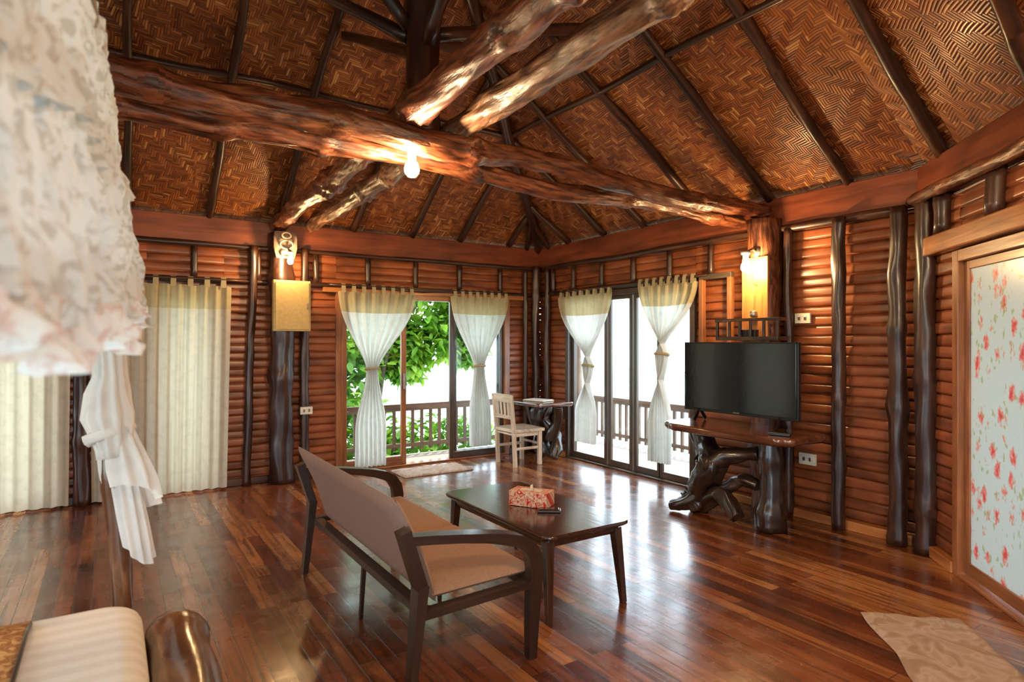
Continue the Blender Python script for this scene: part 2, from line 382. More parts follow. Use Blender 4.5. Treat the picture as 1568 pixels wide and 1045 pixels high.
# ------------------------------------------------------------------ room constants
XR=4.65; YB=6.5; XL=-3.0; YF=-1.2; CH=2.65   # chamfer line X-Y=CH
ZE=2.56; SL=.68
mb=MB(); fl=[(XL,YF),(CH+YF,YF),(XR,XR-CH),(XR,YB),(XL,YB)]
b=len(mb.v)
for z in (0,-.08):
    for p in fl: mb.v.append(Vector((p[0],p[1],z)))
mb.face([0,1,2,3,4],[p for p in fl],'floor'); mb.face([9,8,7,6,5],[p for p in fl[::-1]],'floor')
for i in range(5):
    j=(i+1)%5; mb.face([i,5+i,5+j,j],[(0,0)]*4,'frame')
mb.build('floor')
def siding(mb,p0,p1,z0,z1,nrm,mat='siding',pitch=.076,dep=.015,thick=.09):
    p0=Vector((p0[0],p0[1],0));p1=Vector((p1[0],p1[1],0)); n=Vector((nrm[0],nrm[1],0)).normalized()
    ln=(p1-p0).length
    prof=[]
    kk=math.floor(z0/pitch)
    while kk*pitch<z1-1e-4:
        for t in (0,.07,.25,.75,.93,1):
            z=kk*pitch+pitch*t
            if z<z0-1e-6 or z>z1+1e-6: continue
            h=-.014 if t in (0,1) else dep*(math.sin(math.pi*(t*.9+.05))**.25)+.005*(1-t)
            prof.append((z,h,kk))
        kk+=1
    nseg=max(1,int(ln/.12)); b=len(mb.v)
    for i in range(nseg+1):
        for z,h,q in prof:
            w=.016*noise.noise(Vector((i*.3,q*3.1,p0.x)))
            dz=.010*noise.noise(Vector((i*.25,z*20,p0.y))) if z0+.02<z<z1-.02 else 0
            mb.v.append(p0.lerp(p1,i/nseg)+n*(h+w)+Vector((0,0,z+dz)))
    m=len(prof)
    for i in range(nseg):
        for j in range(m-1):
            q=prof[j][2]; rr=(q*7.13)%5
            a=[b+i*m+j,b+(i+1)*m+j,b+(i+1)*m+j+1,b+i*m+j+1]
            x0=i/nseg*ln+rr; x1=(i+1)/nseg*ln+rr; y0=prof[j][0]+rr*3; y1=prof[j+1][0]+rr*3
            mb.face(a,[(y0,x0),(y0,x1),(y1,x1),(y1,x0)],mat,prof[j][2]==prof[j+1][2] )
    c=(p0+p1)/2-n*(thick/2+.022); c.z=(z0+z1)/2
    ang=math.atan2((p1-p0).y,(p1-p0).x)
    mb.box(c,(ln,thick,z1-z0),mat,rotz(ang))
ZT=2.32
mb=MB(); op=[(-1.7,-.35),(.28,.92),(2.0,4.15)]
x=XL
for a,b_ in op:
    siding(mb,(x,YB),(a,YB),0,ZT,(0,-1)); siding(mb,(a,YB),(b_,YB),1.92,ZT,(0,-1)); x=b_
siding(mb,(x,YB),(XR,YB),0,ZT,(0,-1)); mb.build('wall_back')
mb=MB(); siding(mb,(XR,2.0),(XR,3.95),0,ZT,(-1,0)); siding(mb,(XR,3.95),(XR,5.9),1.95,ZT,(-1,0)); siding(mb,(XR,5.9),(XR,YB),0,ZT,(-1,0)); mb.build('wall_right')
cd=Vector((-1,-1,0)).normalized(); cn=Vector((-1,1,0)).normalized(); A=Vector((XR,2.0,0))
def CP(s,z=0,off=0): return A+cd*s+cn*off+Vector((0,0,z))
mb=MB()
siding(mb,CP(0).xy,CP(.52).xy,0,ZT,cn.xy); siding(mb,CP(.52).xy,CP(1.5).xy,1.93,ZT,cn.xy); siding(mb,CP(1.5).xy,CP(3.2*1.4142).xy,0,ZT,cn.xy); mb.build('wall_chamfer')
mb=MB(); siding(mb,(XL,YF),(-2.6,YF),0,ZT,(0,1)); siding(mb,(-2.6,YF),(.9,YF),2.1,ZT,(0,1)); siding(mb,(.9,YF),(1.45,YF),0,ZT,(0,1)); mb.build('wall_front')
mb=MB(); siding(mb,(XL,YF),(XL,-.6),0,ZT,(1,0)); siding(mb,(XL,-.6),(XL,3.2),0,.3,(1,0)); siding(mb,(XL,-.6),(XL,3.2),2.1,ZT,(1,0)); siding(mb,(XL,3.2),(XL,YB),0,ZT,(1,0)); mb.build('wall_left')
mb=MB()
def fas(p0,p1,n):
    p0=Vector((*p0,0));p1=Vector((*p1,0));n=Vector((*n,0)).normalized()
    ang=math.atan2((p1-p0).y,(p1-p0).x); c=(p0+p1)/2+n*.01; c.z=2.45
    mb.box(c,((p1-p0).length,.09,.25),'fascia',rotz(ang))
fas((XL,YB),(XR,YB),(0,-1)); fas((XR,2.0),(XR,YB),(-1,0)); fas(CP(0).xy,CP(4.52).xy,cn.xy); fas((XL,YF),(1.45,YF),(0,1)); fas((XL,YF),(XL,YB),(1,0))
mb.build('trim_1',.008)
# ------------------------------------------------------------------ roof
SC=.9
planes=[ (0,-SL,ZE+SL*YB,(1,0),(0,-1),YB), (-SL,0,ZE+SL*XR,(0,1),(-1,0),XR),
         (-SC/math.sqrt(2),SC/math.sqrt(2),ZE+SC*CH/math.sqrt(2),(.7071,.7071),(-.7071,.7071),0),
         (0,SL,ZE-SL*YF,(1,0),(0,1),0),(SL,0,ZE-SL*XL,(0,1),(1,0),0)]
def H(p,x,y): return p[0]*x+p[1]*y+p[2]
def roofz(x,y): return min(H(p,x,y) for p in planes)
ov=.65
foot=[(XL-ov,YF-ov),(CH+(YF-ov)+ov*1.4142,YF-ov),(XR+ov,XR+ov-CH-ov*1.4142),(XR+ov,YB+ov),(XL-ov,YB+ov)]
def clip(poly,fn):
    out=[]
    for i in range(len(poly)):
        a=poly[i];b2=poly[(i+1)%len(poly)];fa=fn(*a);fb=fn(*b2)
        if fa>=0: out.append(a)
        if (fa>=0)!=(fb>=0):
            t=fa/(fa-fb); out.append((a[0]+(b2[0]-a[0])*t,a[1]+(b2[1]-a[1])*t))
    return out
mb=MB(); k=math.sqrt(1+SL*SL)
for i,p in enumerate(planes):
    poly=foot
    for j,q in enumerate(planes):
        if j!=i: poly=clip(poly,lambda x,y:H(q,x,y)-H(p,x,y))
    b=len(mb.v)
    for (x,y) in poly: mb.v.append(Vector((x,y,H(p,x,y)+.05)))
    uv=[(x*p[3][0]+y*p[3][1]+i*3.3,(x*p[4][0]+y*p[4][1])*k) for x,y in poly]
    mb.face([b+n for n in range(len(poly))],uv,'weave')
o=mb.build('ceiling')
md=o.modifiers.new('solid','SOLIDIFY'); md.thickness=.06; md.offset=1
mb=MB()
def rafter(x,y,dx,dy,r=.032,maxd=9,mat='pole',pi=None):
    s=0
    p=planes[pi]
    while s<maxd and H(p,x+dx*s,y+dy*s)<=roofz(x+dx*s,y+dy*s)+.01: s+=.05
    s-=.05
    if s<.3: return
    a=Vector((x,y,H(p,x,y))); e=Vector((x+dx*s,y+dy*s,H(p,x+dx*s,y+dy*s)))
    mb.log(a,e,r*1.12,r*.85,mat,.02,.14,10,.1,4,.1)
for x in (-2.4,-1.75,-1.1,-.5,.12,.79,1.42,2.18,2.85,3.47,4.15): rafter(x,YB-.03,0,-1,pi=0)
for y in (5.85,5.22,4.6,3.85,3.15,2.5): rafter(XR-.03,y,-1,0,pi=1,r=.034)
for y in (1.80,1.1,.4,-.3): rafter(y+CH-.02,y,-1,0,pi=2,r=.038)
for x in (-2.2,-1.4,-.6,.2,1.0): rafter(x,YF,0,1,pi=3)
for y in (0,1,2,3,4,5): rafter(XL,y,1,0,pi=4)
mb.build('roof_rafters')
mb=MB()
def hip(x,y,dx,dy,L_,r=.05):
    mb.log((x,y,roofz(x,y)-.03),(x+dx*L_,y+dy*L_,roofz(x+dx*L_,y+dy*L_)-.03),r*1.1,r*.9,'log_dark',.012,.12,12,.1,3)
hip(XR-.03,YB-.03,-1,-1,3.8); hip(XL,YB,1,-1,3.8); hip(XL,YF,1,1,3.8)
for q in ((4.42,YB-.03,4.22,6.08),(XR-.03,6.25,4.2,6.06)):
    mb.log((q[0],q[1],ZE),(q[2],q[3],roofz(q[2],q[3])-.02),.03,.028,'log_dark',.006,.1,9,.1,1)
mb.build('roof_hip_poles')
mb=MB()
for o_ in (1.3,2.35):
    z=ZE+SL*o_
    def bt(a,c): mb.log((*a,z),(*c,z),.027,.024,'pole',.015,.1,9,.12,3)
    c1=(XL+o_,YB-o_);c2=(XR-o_,YB-o_);c3=(XR-o_,2.0+.0685*o_);oc=o_*SL/SC;c4=(CH+(YF+o_)-oc*1.4142,YF+o_);c5=(XL+o_,YF+o_)
    bt(c1,c2);bt(c2,c3);bt(c3,c4);bt(c4,c5);bt(c5,c1)
mb.build('roof_battens')
mb=MB(); mb.log((-2.95,3.17,2.60),(4.55,3.17,2.46),.085,.058,'log_red',.04,.13,32,.025,16,.22,.05,.35); mb.build('ceiling_beam')
mb=MB(); mb.log((-2.95,3.40,2.57),(4.55,3.40,2.42),.070,.050,'log_red',.04,.13,32,.025,14,.22,.05,.35); mb.build('ceiling_beam.001')
mb=MB(); mb.log((1.40,YB-.05,2.55),(1.36,-.9,2.78),.070,.088,'log_red',.02,.10,32,.025,12,.18,.05,.32); mb.build('ceiling_beam.002')
mb=MB(); mb.log((1.74,YB-.05,2.58),(1.68,-.9,2.72),.065,.080,'log_grey',.02,.10,32,.025,12,.18,.05,.32); mb.build('ceiling_beam.003')
KP=empty('king_post')
mb=MB(); mb.log((1.52,3.29,2.53),(1.52,3.29,4.6),.10,.09,'log_dark',.01,.1,16,.08,4,.1); mb.build('post',parent=KP)
mb=MB()
for dx,dy,l in ((1,0,1.5),(-1,0,1.4),(0,1,1.4),(0,-1,1.4),(.7,.7,1.7),(-.7,.7,1.5)):
    x,y=1.52+dx*l,3.3+dy*l
    mb.log((1.52+dx*.08,3.3+dy*.08,3.1+.1*abs(dx)),(x,y,roofz(x,y)-.03),.04,.034,'log_dark',.01,.12,10,.1,2)
mb.build('braces',parent=KP)
def polo(name,items):
    mb=MB()
    for (x,y,z0,z1,r0,r1,mt,*rest) in items:
        dx=rest[0] if rest else 0
        mb.log((x+dx,y,z0),(x,y,z1),r0,r1,mt,.012,.12,14,.05,5,.16)
    return mb.build(name)
for i,(it) in enumerate([(1.42,6.36,0,2.46,.112,.10,'log_dark'),(1.17,6.42,0,2.32,.04,.035,'pole',-.06),(1.66,6.42,0,2.34,.045,.04,'pole',.0),(-.2,6.42,0,2.32,.06,.055,'log_dark'),
    (4.52,6.40,0,2.34,.05,.05,'log_dark'),(4.38,6.43,0,2.3,.035,.03,'pole'),(4.58,6.24,0,2.3,.04,.035,'pole'),
    (4.55,2.54,0,2.32,.05,.045,'log_dark'),(4.54,2.12,0,2.32,.055,.05,'log_dark'),(4.50,1.93,0,2.34,.068,.06,'log_dark'),
    (4.53,3.15,0,2.40,.105,.13,'log_red'),(4.57,2.96,0,2.3,.04,.035,'pole')]):
    polo('wall_post',[it])
mb=MB()
for z,r in ((2.31,.028),(1.975,.028)):
    mb.log((XL+.05,YB-.06,z),(XR-.1,YB-.06,z),r,r*.9,'pole',.008,.1,10,.12,6)
    if z>2: mb.log((XR-.06,2.1,z),(XR-.06,YB-.1,z),r*1.2,r,'pole',.008,.1,10,.12,6)
    else: mb.log((XR-.06,3.9,z+.02),(XR-.06,YB-.1,z+.02),r*.9,r*.9,'pole',.008,.1,10,.12,6)
q0=CP(.05,2.34,.1);q1=CP(4.3,2.34,.1); mb.log(q0,q1,.038,.035,'log_red',.012,.1,14,.05,8,.25)
x=-2.7
while x<4.4:
    mb.log((x,YB-.045,1.98),(x,YB-.045,2.30),.03,.028,'log_dark',.004,.1,9,.08,1); x+=.56
for y in (3.75,4.25,4.75,5.25,5.75,6.15):
    mb.log((XR-.045,y,1.98),(XR-.045,y,2.30),.03,.028,'log_dark',.004,.1,9,.08,1)
for s in (.35,.95,1.6,2.3): mb.log(CP(s,2.07,.04),CP(s,2.33,.04),.055,.05,'log_dark',.004,.1,9,.08,1)
mb.build('trim_2')
mb=MB()
for a,b_ in ((XL+.05,-1.7),(-.35,.28),(.92,2.0),(4.15,4.6)): mb.box(((a+b_)/2,YB-.04,.035),(b_-a,.035,.07),'log_dark')
mb.build('baseboard_back',.006)
mb=MB()
for a,b_ in ((2.05,3.95),(5.9,6.45)): mb.box((XR-.05,(a+b_)/2,.035),(.05,b_-a,.07),'plank_orange')
mb.build('baseboard_right',.006)
mb=MB(); mb.box(CP(.28,.035,.04),(.45,.05,.07),'plank_orange',rotz(math.pi/4)); mb.build('baseboard_chamfer',.006)
# ------------------------------------------------------------------ doors
def leaf(mb,a,b_,z0,z1,P,st=.055,th=.035,off=0,mat='frame',glass=True,rails=()):
    def bx(a0,a1,zz0,zz1,t,m):
        c=P((a0+a1)/2,(zz0+zz1)/2,off); e=P(a1,zz0,off)-P(a0,zz0,off); ang=math.atan2(e.y,e.x)
        mb.box(c,(abs(a1-a0),t,zz1-zz0),m,rotz(ang))
    bx(a,a+st,z0,z1,th,mat); bx(b_-st,b_,z0,z1,th,mat); bx(a+st,b_-st,z1-st,z1,th,mat); bx(a+st,b_-st,z0,z0+st*1.5,th,mat)
    for r in rails: bx(a+st,b_-st,r-.02,r+.02,th*.8,mat)
    if glass:
        bb=len(mb.v)
        for aa,zz in ((a+st,z0+st*1.5),(b_-st,z0+st*1.5),(b_-st,z1-st),(a+st,z1-st)): mb.v.append(P(aa,zz,off))
        mb.face([bb,bb+1,bb+2,bb+3],[(0,0)]*4,'glass')
PB=lambda a,z,o=0: Vector((a,YB+.04-o,z))
PR=lambda a,z,o=0: Vector((XR+.04-o,a,z))
PC=lambda a,z,o=0: CP(a,z,o-.03)
def casing(a,b_,z1,P,w=.07,t=.14,mat='frame'):
    def bx(a0,a1,z0_,z1_,tt=t):
        c=P((a0+a1)/2,(z0_+z1_)/2,.02); e=P(a1,0,0)-P(a0,0,0)
        mb.box(c,(abs(a1-a0),tt,z1_-z0_),mat,rotz(math.atan2(e.y,e.x)))
    bx(a,a+w,0,z1);bx(b_-w,b_,0,z1);bx(a+w,b_-w,z1-w,z1); bx(a+w,b_-w,0,.02)
mb=MB()
casing(1.99,4.16,1.93,PB)
leaf(mb,2.06,2.80,.02,1.86,PB,.06,.035,.03,'frame'); leaf(mb,3.35,4.09,.02,1.86,PB,.05,.035,.03,'frame_dark'); leaf(mb,3.42,4.09,.02,1.86,PB,.05,.035,-.03,'frame_dark')
mb.box((2.77,YB-.02,.95),(.02,.03,.18),'metal')
mb.build('door_1',.004)
mb=MB(); casing(3.94,5.91,1.96,PR,.06,.14,'frame_dark')
for a,b_ in ((4.0,4.44),(4.42,4.80),(4.82,5.20),(5.22,5.85)): leaf(mb,a,b_,.02,1.9,PR,.045,.035,.02,'frame_dark')
mb.build('door_2',.004)
mb=MB(); casing(.50,1.55,1.94,PC,.07,.13,'frame'); leaf(mb,.575,1.47,.03,1.87,PC,.05,.04,.03,'frame',False)
bb=len(mb.v)
for a,z in ((.62,.1),(1.43,.1),(1.43,1.83),(.62,1.83)): mb.v.append(PC(a,z,.04))
mb.face([bb+i for i in range(4)],[(.62,.1),(1.43,.1),(1.43,1.83),(.62,1.83)],'floral')
mb.build('door_3',.004)
mb=MB(); c=CP(.9,2.01,.06); mb.box(c,(1.8,.07,.12),'plank_orange',rotz(math.pi/4)); mb.build('trim_3',.01)
for n,(a,b_) in enumerate(((-1.7,-.35),(.28,.92))):
    mb=MB(); casing(a,b_,1.92,PB); leaf(mb,a+.07,b_-.07,.02,1.85,PB,.05,.03,0,'frame'); mb.build('window_%d'%(n+1),.004)
mb=MB()
PF=lambda a,z,o=0: Vector((a,YF-.04+o,z))
casing(-2.6,.9,2.1,PF); leaf(mb,-2.53,-.85,.02,2.03,PF,.05,.03); leaf(mb,-.85,.83,.02,2.03,PF,.05,.03); mb.build('window_3',.004)  # unseen window added so sky light fills the room from behind the camera
mb=MB(); PL=lambda a,z,o=0: Vector((XL-.04+o,a,z))
leaf(mb,-.6,1.3,.3,2.1,PL,.06,.05); leaf(mb,1.3,3.2,.3,2.1,PL,.06,.05); mb.build('window_4',.004)  # out-of-view side window, put in for extra sky fill
mb=MB(); mb.box((3.1,YB-.05,1.935),(2.5,.05,.05),'plank_orange'); mb.build('trim_4',.006)

# ------------------------------------------------------------------ curtains
def sstep(t): t=max(0,min(1,t)); return t*t*(3-2*t)
def curtain(name,P,a0,a1,zt,tie,wt,ztie,b0,b1,zb,nf,off=.09,mat='curtain',head='curtain_head'):
    mb=MB(); ph=random.random()*6; tt=(zt-ztie)/(zt-zb); straight=wt>.5
    def edges(t):
        if straight: return a0+(b0-a0)*t, a1+(b1-a1)*t
        if t<tt:
            q=(t/tt); ql=q**1.35; s1=sstep(ql)*.6+ql*.4
            return a0+(tie-wt/2-a0)*s1, a1+(tie+wt/2-a1)*s1
        q=sstep((t-tt)/(1-tt)*1.6)
        return (tie-wt/2)+(b0-tie+wt/2)*q,(tie+wt/2)+(b1-tie-wt/2)*q
    def fn(s,t):
        l,r=edges(t); w=abs(r-l); w0=abs(a1-a0)
        amp=.012+.022*(1-w/w0)+ .01*t
        if straight: amp=.014+.008*t
        sag=0
        if t<tt and not straight: sag=.03*math.sin(math.pi*s)*math.sin(math.pi*t/tt)
        z=zt+(zb-zt)*t-sag*.6
        z+=(.012*abs(math.sin(math.pi*7*s)) -.012) if t==0 else 0
        o=off+amp*math.sin(2*math.pi*nf*s+ph+(.15 if straight else .6)*math.sin(t*4))+.005*math.sin(2*math.pi*nf*2.3*s+t*(1 if straight else 5))
        return P(l+(r-l)*s,z,o)
    mb.grid(fn,nf*12,60,mat,lambda u,v:(head if v*(zt-zb)<.22 and head else mat))
    n=8 if abs(a1-a0)>.75 else 6
    for i in range(n):
        a=a0+(a1-a0)*(i+.5)/n
        mb.grid(lambda u,v,a=a:P(a-.022+.044*u,zt-.02+.095*math.sin(math.pi*v),off+.018*math.cos(math.pi*v)),2,8,head or mat)
    if wt<.3:
        pts=[]
        for i in range(17):
            an=2*math.pi*i/16; pts.append(P(tie+(wt/2+.012)*math.cos(an),ztie+.01*math.sin(an),off+.05*math.sin(an)))
        mb.tube(pts,[.014]*17,head or mat,8,cap=False)
    return mb.build(name)
PBw=lambda a,z,o=0: Vector((a,YB-o,z))
PRw=lambda a,z,o=0: Vector((XR-o,a,z))
curtain('curtain',PBw,2.0,2.88,1.93,2.37,.13,1.10,2.19,2.54,.05,7)
curtain('curtain',PBw,3.32,4.12,1.93,3.70,.12,1.10,3.58,3.86,.15,7)
curtain('curtain',PRw,5.97,5.0,1.93,5.42,.13,1.12,5.62,5.30,.24,7,off=.1)
curtain('curtain',PRw,4.64,3.86,1.96,4.30,.13,1.27,4.48,4.20,.20,7,off=.1)
curtain('curtain',PBw,-.14,.97,1.92,.4,1.0,.9,-.13,.93,.02,11,mat='curtain_beige',off=.12,head='curtain_head')
curtain('curtain',PBw,-1.9,-.27,1.92,-1.05,1.5,.9,-1.88,-.29,.02,15,mat='curtain_beige',off=.12,head='curtain_head')
for a,b_ in (((-2.0,YB-.12,1.975),(1.1,YB-.12,1.975)),((1.9,YB-.09,1.985),(4.22,YB-.09,1.985)),((XR-.1,3.75,2.0),(XR-.1,6.05,1.985))):
    mb=MB(); mb.log(a,b_,.013,.013,'pole',.002,.03,10,.2,0); mb.build('curtain_rod')
# ------------------------------------------------------------------ exterior
mb=MB(); mb.box((1.9,7.15,-.14),(9.0,1.1,.06),'porch'); mb.box((5.55,3.65,-.14),(1.6,5.9,.06),'porch')
mb.build('porch_floor')
def railing(name,p0,p1,zt=.52,zb=-.1,step=.13,mat='rail'):
    mb=MB(); p0=Vector((*p0,0));p1=Vector((*p1,0)); ln=(p1-p0).length
    mb.bar(p0+Vector((0,0,zt)),p1+Vector((0,0,zt)),.05,.09,mat); mb.bar(p0+Vector((0,0,zb+.12)),p1+Vector((0,0,zb+.12)),.04,.05,mat)
    n=int(ln/step)
    for i in range(n+1):
        q=p0.lerp(p1,i/n); mb.box(q+Vector((0,0,(zt+zb)/2+.02)),(.035,.035,zt-zb-.06),mat)
    mb.build(name)
railing('porch_railing',(-2,7.65),(6.15,7.65)); railing('porch_railing',(6.25,7.5),(6.25,1))
polo('porch_post',[(6.3,7.75,-.1,2.3,.06,.05,'rail')])
mb=MB(); mb.box((5.1,3.75,.27),(.5,.35,.75),'stone'); mb.build('stone_wall',.02)
mb=MB(); mb.box((2,20,-1.3),(80,80,.1),'sand'); mb.build('ground')
mb=MB()
def fringe(p0,p1,zt,n):
    p0=Vector(p0);p1=Vector(p1); d=(p1-p0).normalized(); nn=Vector((-d.y,d.x,0))
    for i in range(n):
        q=p0.lerp(p1,random.random())+nn*random.uniform(-.05,.05); h=random.uniform(.12,.26); w=random.uniform(.006,.014); sl=d*random.uniform(-.05,.05)
        b=len(mb.v); mb.v+= [q-d*w+Vector((0,0,zt)),q+d*w+Vector((0,0,zt)),q+sl+Vector((0,0,zt-h))]
        mb.face([b,b+1,b+2],[(i,0),(i+.02,0),(i,.2)],'straw')
fringe((XL,YB+.62,0),(XR+.6,YB+.62,0),2.17,2600); fringe((XR+.62,2.5,0),(XR+.62,YB+.6,0),2.17,1300)
mb.build('thatch_eave')
def tree(name,clumps,n,trunk,size=.13):
    mb=MB()
    for a,b_,r in trunk: mb.log(a,b_,r,r*.6,'bark',.08,.1,9,.15,2)
    for i in range(n):
        c,r=random.choice(clumps)
        while True:
            d=Vector((random.uniform(-1,1),random.uniform(-1,1),random.uniform(-1,1)))
            if d.length<1: break
        p=Vector(c)+Vector((d.x*r[0],d.y*r[1],d.z*r[2]))
        R=Matrix.Rotation(random.uniform(0,6.28),3,'Z')@Matrix.Rotation(random.uniform(-1.2,.4),3,'X')@Matrix.Rotation(random.uniform(-.5,.5),3,'Y')
        s=size*random.uniform(.7,1.4); b=len(mb.v)
        for q in ((0,0,0),(.28,.35,.06),(.22,.75,.03),(0,1.05,-.08),(-.22,.75,.03),(-.28,.35,.06)):
            mb.v.append(p+R@(Vector(q)*s))
        mb.face([b,b+1,b+2,b+3],[(0,0)]*4,'leaf'); mb.face([b,b+3,b+4,b+5],[(0,0)]*4,'leaf')
    mb.build(name)
tree('tree',[((4.6,9.7,2.0),(1.0,.6,.55)),((3.5,9.6,1.7),(.7,.5,.9)),((5.2,9.8,1.8),(.6,.5,.6)),((3.1,9.5,.9),(.5,.4,.8)),((3.9,9.9,1.4),(.5,.4,.55)),((4.3,9.5,2.6),(1.3,.5,.5)),((5.5,9.8,2.4),(.8,.5,.6)),((4.5,9.6,1.4),(.6,.4,.4)),((4.1,9.6,1.0),(.35,.3,.3)),((5.3,9.7,1.3),(.4,.3,.35))],6600,
     [((3.3,9.6,-1.25),(3.8,9.5,1.6),.09),((3.8,9.5,1.5),(4.6,9.4,2.4),.05),((3.7,9.5,1.2),(3.0,9.4,2.0),.04)],.16)
tree('shrub',[((4.2,8.5,-.30),(1.5,.35,.58)),((2.6,8.5,-.05),(1.0,.35,.75))],3200,[((4.2,8.5,-1.25),(4.2,8.5,-.4),.05)],.14)
tree('tree',[((.8,9.6,1.2),(1.2,.8,1.6)),((-1.5,10,1.6),(1.4,.8,1.4))],1600,[((.8,9.6,-1.25),(.8,9.6,1.2),.1)],.2)
# ------------------------------------------------------------------ lamps
def bulb_lamp(name,p,mat='bulb',arm=None,r=.042):
    mb=MB(); p=Vector(p)
    mb.lathe(p,[(.001,-r*1.15),(r*.55,-r*.98),(r*.92,-r*.5),(r,0),(r*.85,r*.6),(r*.5,r*1.15),(r*.42,r*1.5)],mat,18)
    mb.lathe(p,[(r*.5,r*1.3),(r*.55,r*1.35),(r*.6,r*2.6),(r*.9,r*2.7),(r*1.1,r*3.2),(.001,r*3.25)],'white_plastic',16)
    if arm: 
        a=Vector(arm); t=p+Vector((0,0,r*3)); mb.tube([t,t.lerp(a,.5)+Vector((0,0,.03)),a],.012,'metal',8)
        mb.lathe(a,[(.001,-.05),(.05,-.04),(.05,.04),(.001,.05)],'metal',14)
    mb.build(name)
bulb_lamp('fill_bulb',(1.40,3.17,2.35))
bulb_lamp('wall_lamp',(4.26,3.13,1.99),'bulb2',(4.44,3.14,2.12),.038)
bulb_lamp('wall_lamp',(1.44,6.08,2.16),'bulb2',(1.44,6.27,2.28),.028)
bulb_lamp('fill_bulb',(1.9,.2,2.2),'bulb',(1.9,.2,3.2),.055)  # added bulb out of view, warm fill for the camera side
bulb_lamp('fill_bulb',(-1.6,3.17,2.34),'bulb')  # second added fill bulb, unseen past the left edge
# ------------------------------------------------------------------ electrical box, carving, sockets
mb=MB(); mb.box((1.48,6.205,1.74),(.35,.07,.49),'box_tan'); mb.box((1.48,6.165,1.74),(.32,.012,.46),'box_tan'); mb.box((1.62,6.155,1.74),(.015,.015,.06),'metal'); mb.build('electrical_box',.006)
mb=MB()
mb.slab([(1.43+.10*math.cos(a)*(1+.15*math.cos(4*a)),6.23+.02*math.sin(a)) for a in [i*math.pi/12 for i in range(24)]],2.2,2.46,'slab_light')
for z,r in ((2.24,.045),(2.33,.06),(2.42,.04)):
    pts=[(1.43+r*math.cos(a),6.19,z+r*.7*math.sin(a)) for a in [i*math.pi/6 for i in range(13)]]
    mb.tube(pts,.009,'whitewash',6,cap=False)
mb.build('carved_plaque')
def socket(p,n,w=.12,h=.075):
    mb=MB(); n=Vector(n); ang=math.atan2(n.y,n.x)-math.pi/2
    mb.box(Vector(p)+n*.01,(w,.02,h),'white_plastic',rotz(ang)); 
    for d in (-.025,.025):
        t=Vector((-n.y,n.x,0)); mb.box(Vector(p)+n*.022+t*d,(.02,.006,.03),'metal',rotz(ang))
    mb.build('wall_socket',.004)
socket((1.66,6.365,.70),(0,-1,0)); socket((XR-.03,2.86,1.58),(-1,0,0),.13,.08); socket((XR-.03,2.82,.47),(-1,0,0),.14,.09)
mb=MB()
for y in (3.52,3.83): mb.box((XR-.07,y,1.66),(.05,.045,.62),'frame')
mb.box((XR-.07,3.675,1.985),(.05,.355,.05),'frame_dark'); mb.box((XR-.07,3.675,1.34),(.05,.355,.05),'frame_dark'); mb.build('wooden_wall_frame',.004)
mb=MB(); mb.box((4.40,3.14,1.73),(.03,.24,.7),'plank_orange'); mb.lathe((4.375,3.14,1.62),[(.001,-.03),(.03,-.02),(.03,.02),(.001,.03)],'metal',12); mb.build('column_plank',.006)
mb=MB()
mb.box((4.33,3.14,1.42),(.13,.58,.03),'root')
for y in (2.86,2.98,3.1,3.2,3.3,3.42): mb.box((4.28,y,1.5),(.02,.02,.13),'root')
mb.box((4.28,3.14,1.57),(.025,.6,.025),'root')
for y in (2.86,3.42): mb.box((4.33,y,1.57),(.11,.02,.025),'root'); 
mb.box((4.32,3.14,1.46),(.05,.14,.06),'black')
mb.build('wall_shelf',.003)
# ------------------------------------------------------------------ TV + table
mb=MB()
mb.box((4.2,3.16,1.10),(.035,1.06,.58),'black'); mb.box((4.181,3.16,1.107),(.006,1.03,.55),'screen'); mb.box((4.24,3.16,1.05),(.05,.6,.35),'black')
for y in (2.78,3.54):
    mb.bar((4.2,y,.83),(4.11,y-.02,.737),.03,.012,'black',(0,1,0)); mb.bar((4.2,y,.83),(4.3,y+.02,.737),.03,.012,'black',(0,1,0))
mb.box((4.178,3.16,.826),(.008,.06,.012),'metal')
mb.build('television',.004)
mb=MB()
def live(x0,x1,y0,y1,n=40,amp=.035,sd=0,e=.38):
    pts=[]
    for i in range(n):
        a=2*math.pi*i/n; c,s_=math.cos(a),math.sin(a)
        x=(x0+x1)/2+(x1-x0)/2*math.copysign(abs(c)**e,c); y=(y0+y1)/2+(y1-y0)/2*math.copysign(abs(s_)**e,s_)
        w=amp*noise.noise(Vector((c*2.2+sd,s_*2.2,sd)))*2
        pts.append((x+w*c,y+w*s_))
    return pts
mb.slab(live(3.85,4.42,2.50,3.70,44,.03,3),.665,.725,'slab')
mb.log((4.10,2.80,0),(4.12,2.82,.67),.095,.085,'root',.01,.12,18,.04,3,.15)
def root(pts,rad,mat='root',n=8,seg=18):
    P=[Vector(p) for p in pts]; out=[];rr=[]
    for i in range(len(P)-1):
        p0=P[max(i-1,0)];p1=P[i];p2=P[i+1];p3=P[min(i+2,len(P)-1)]
        for k in range(n):
            t=k/n; out.append(.5*((2*p1)+(p2-p0)*t+(2*p0-5*p1+4*p2-p3)*t*t+(3*p1-p0-3*p2+p3)*t**3)); rr.append(rad[i]+(rad[i+1]-rad[i])*t)
    out.append(P[-1]); rr.append(rad[-1]); mb.tube(out,rr,mat,seg,.22,5,ridge=.1,nr=4,gn=.3)
root([(4.12,3.48,.68),(4.1,3.40,.55),(4.02,3.26,.42),(4.0,3.34,.28),(4.06,3.42,.14),(4.02,3.5,0.06)],[.07,.075,.10,.10,.10,.09])
root([(4.0,3.30,.42),(4.05,3.15,.5),(4.1,3.0,.53),(4.12,2.9,.55)],[.07,.06,.05,.05])
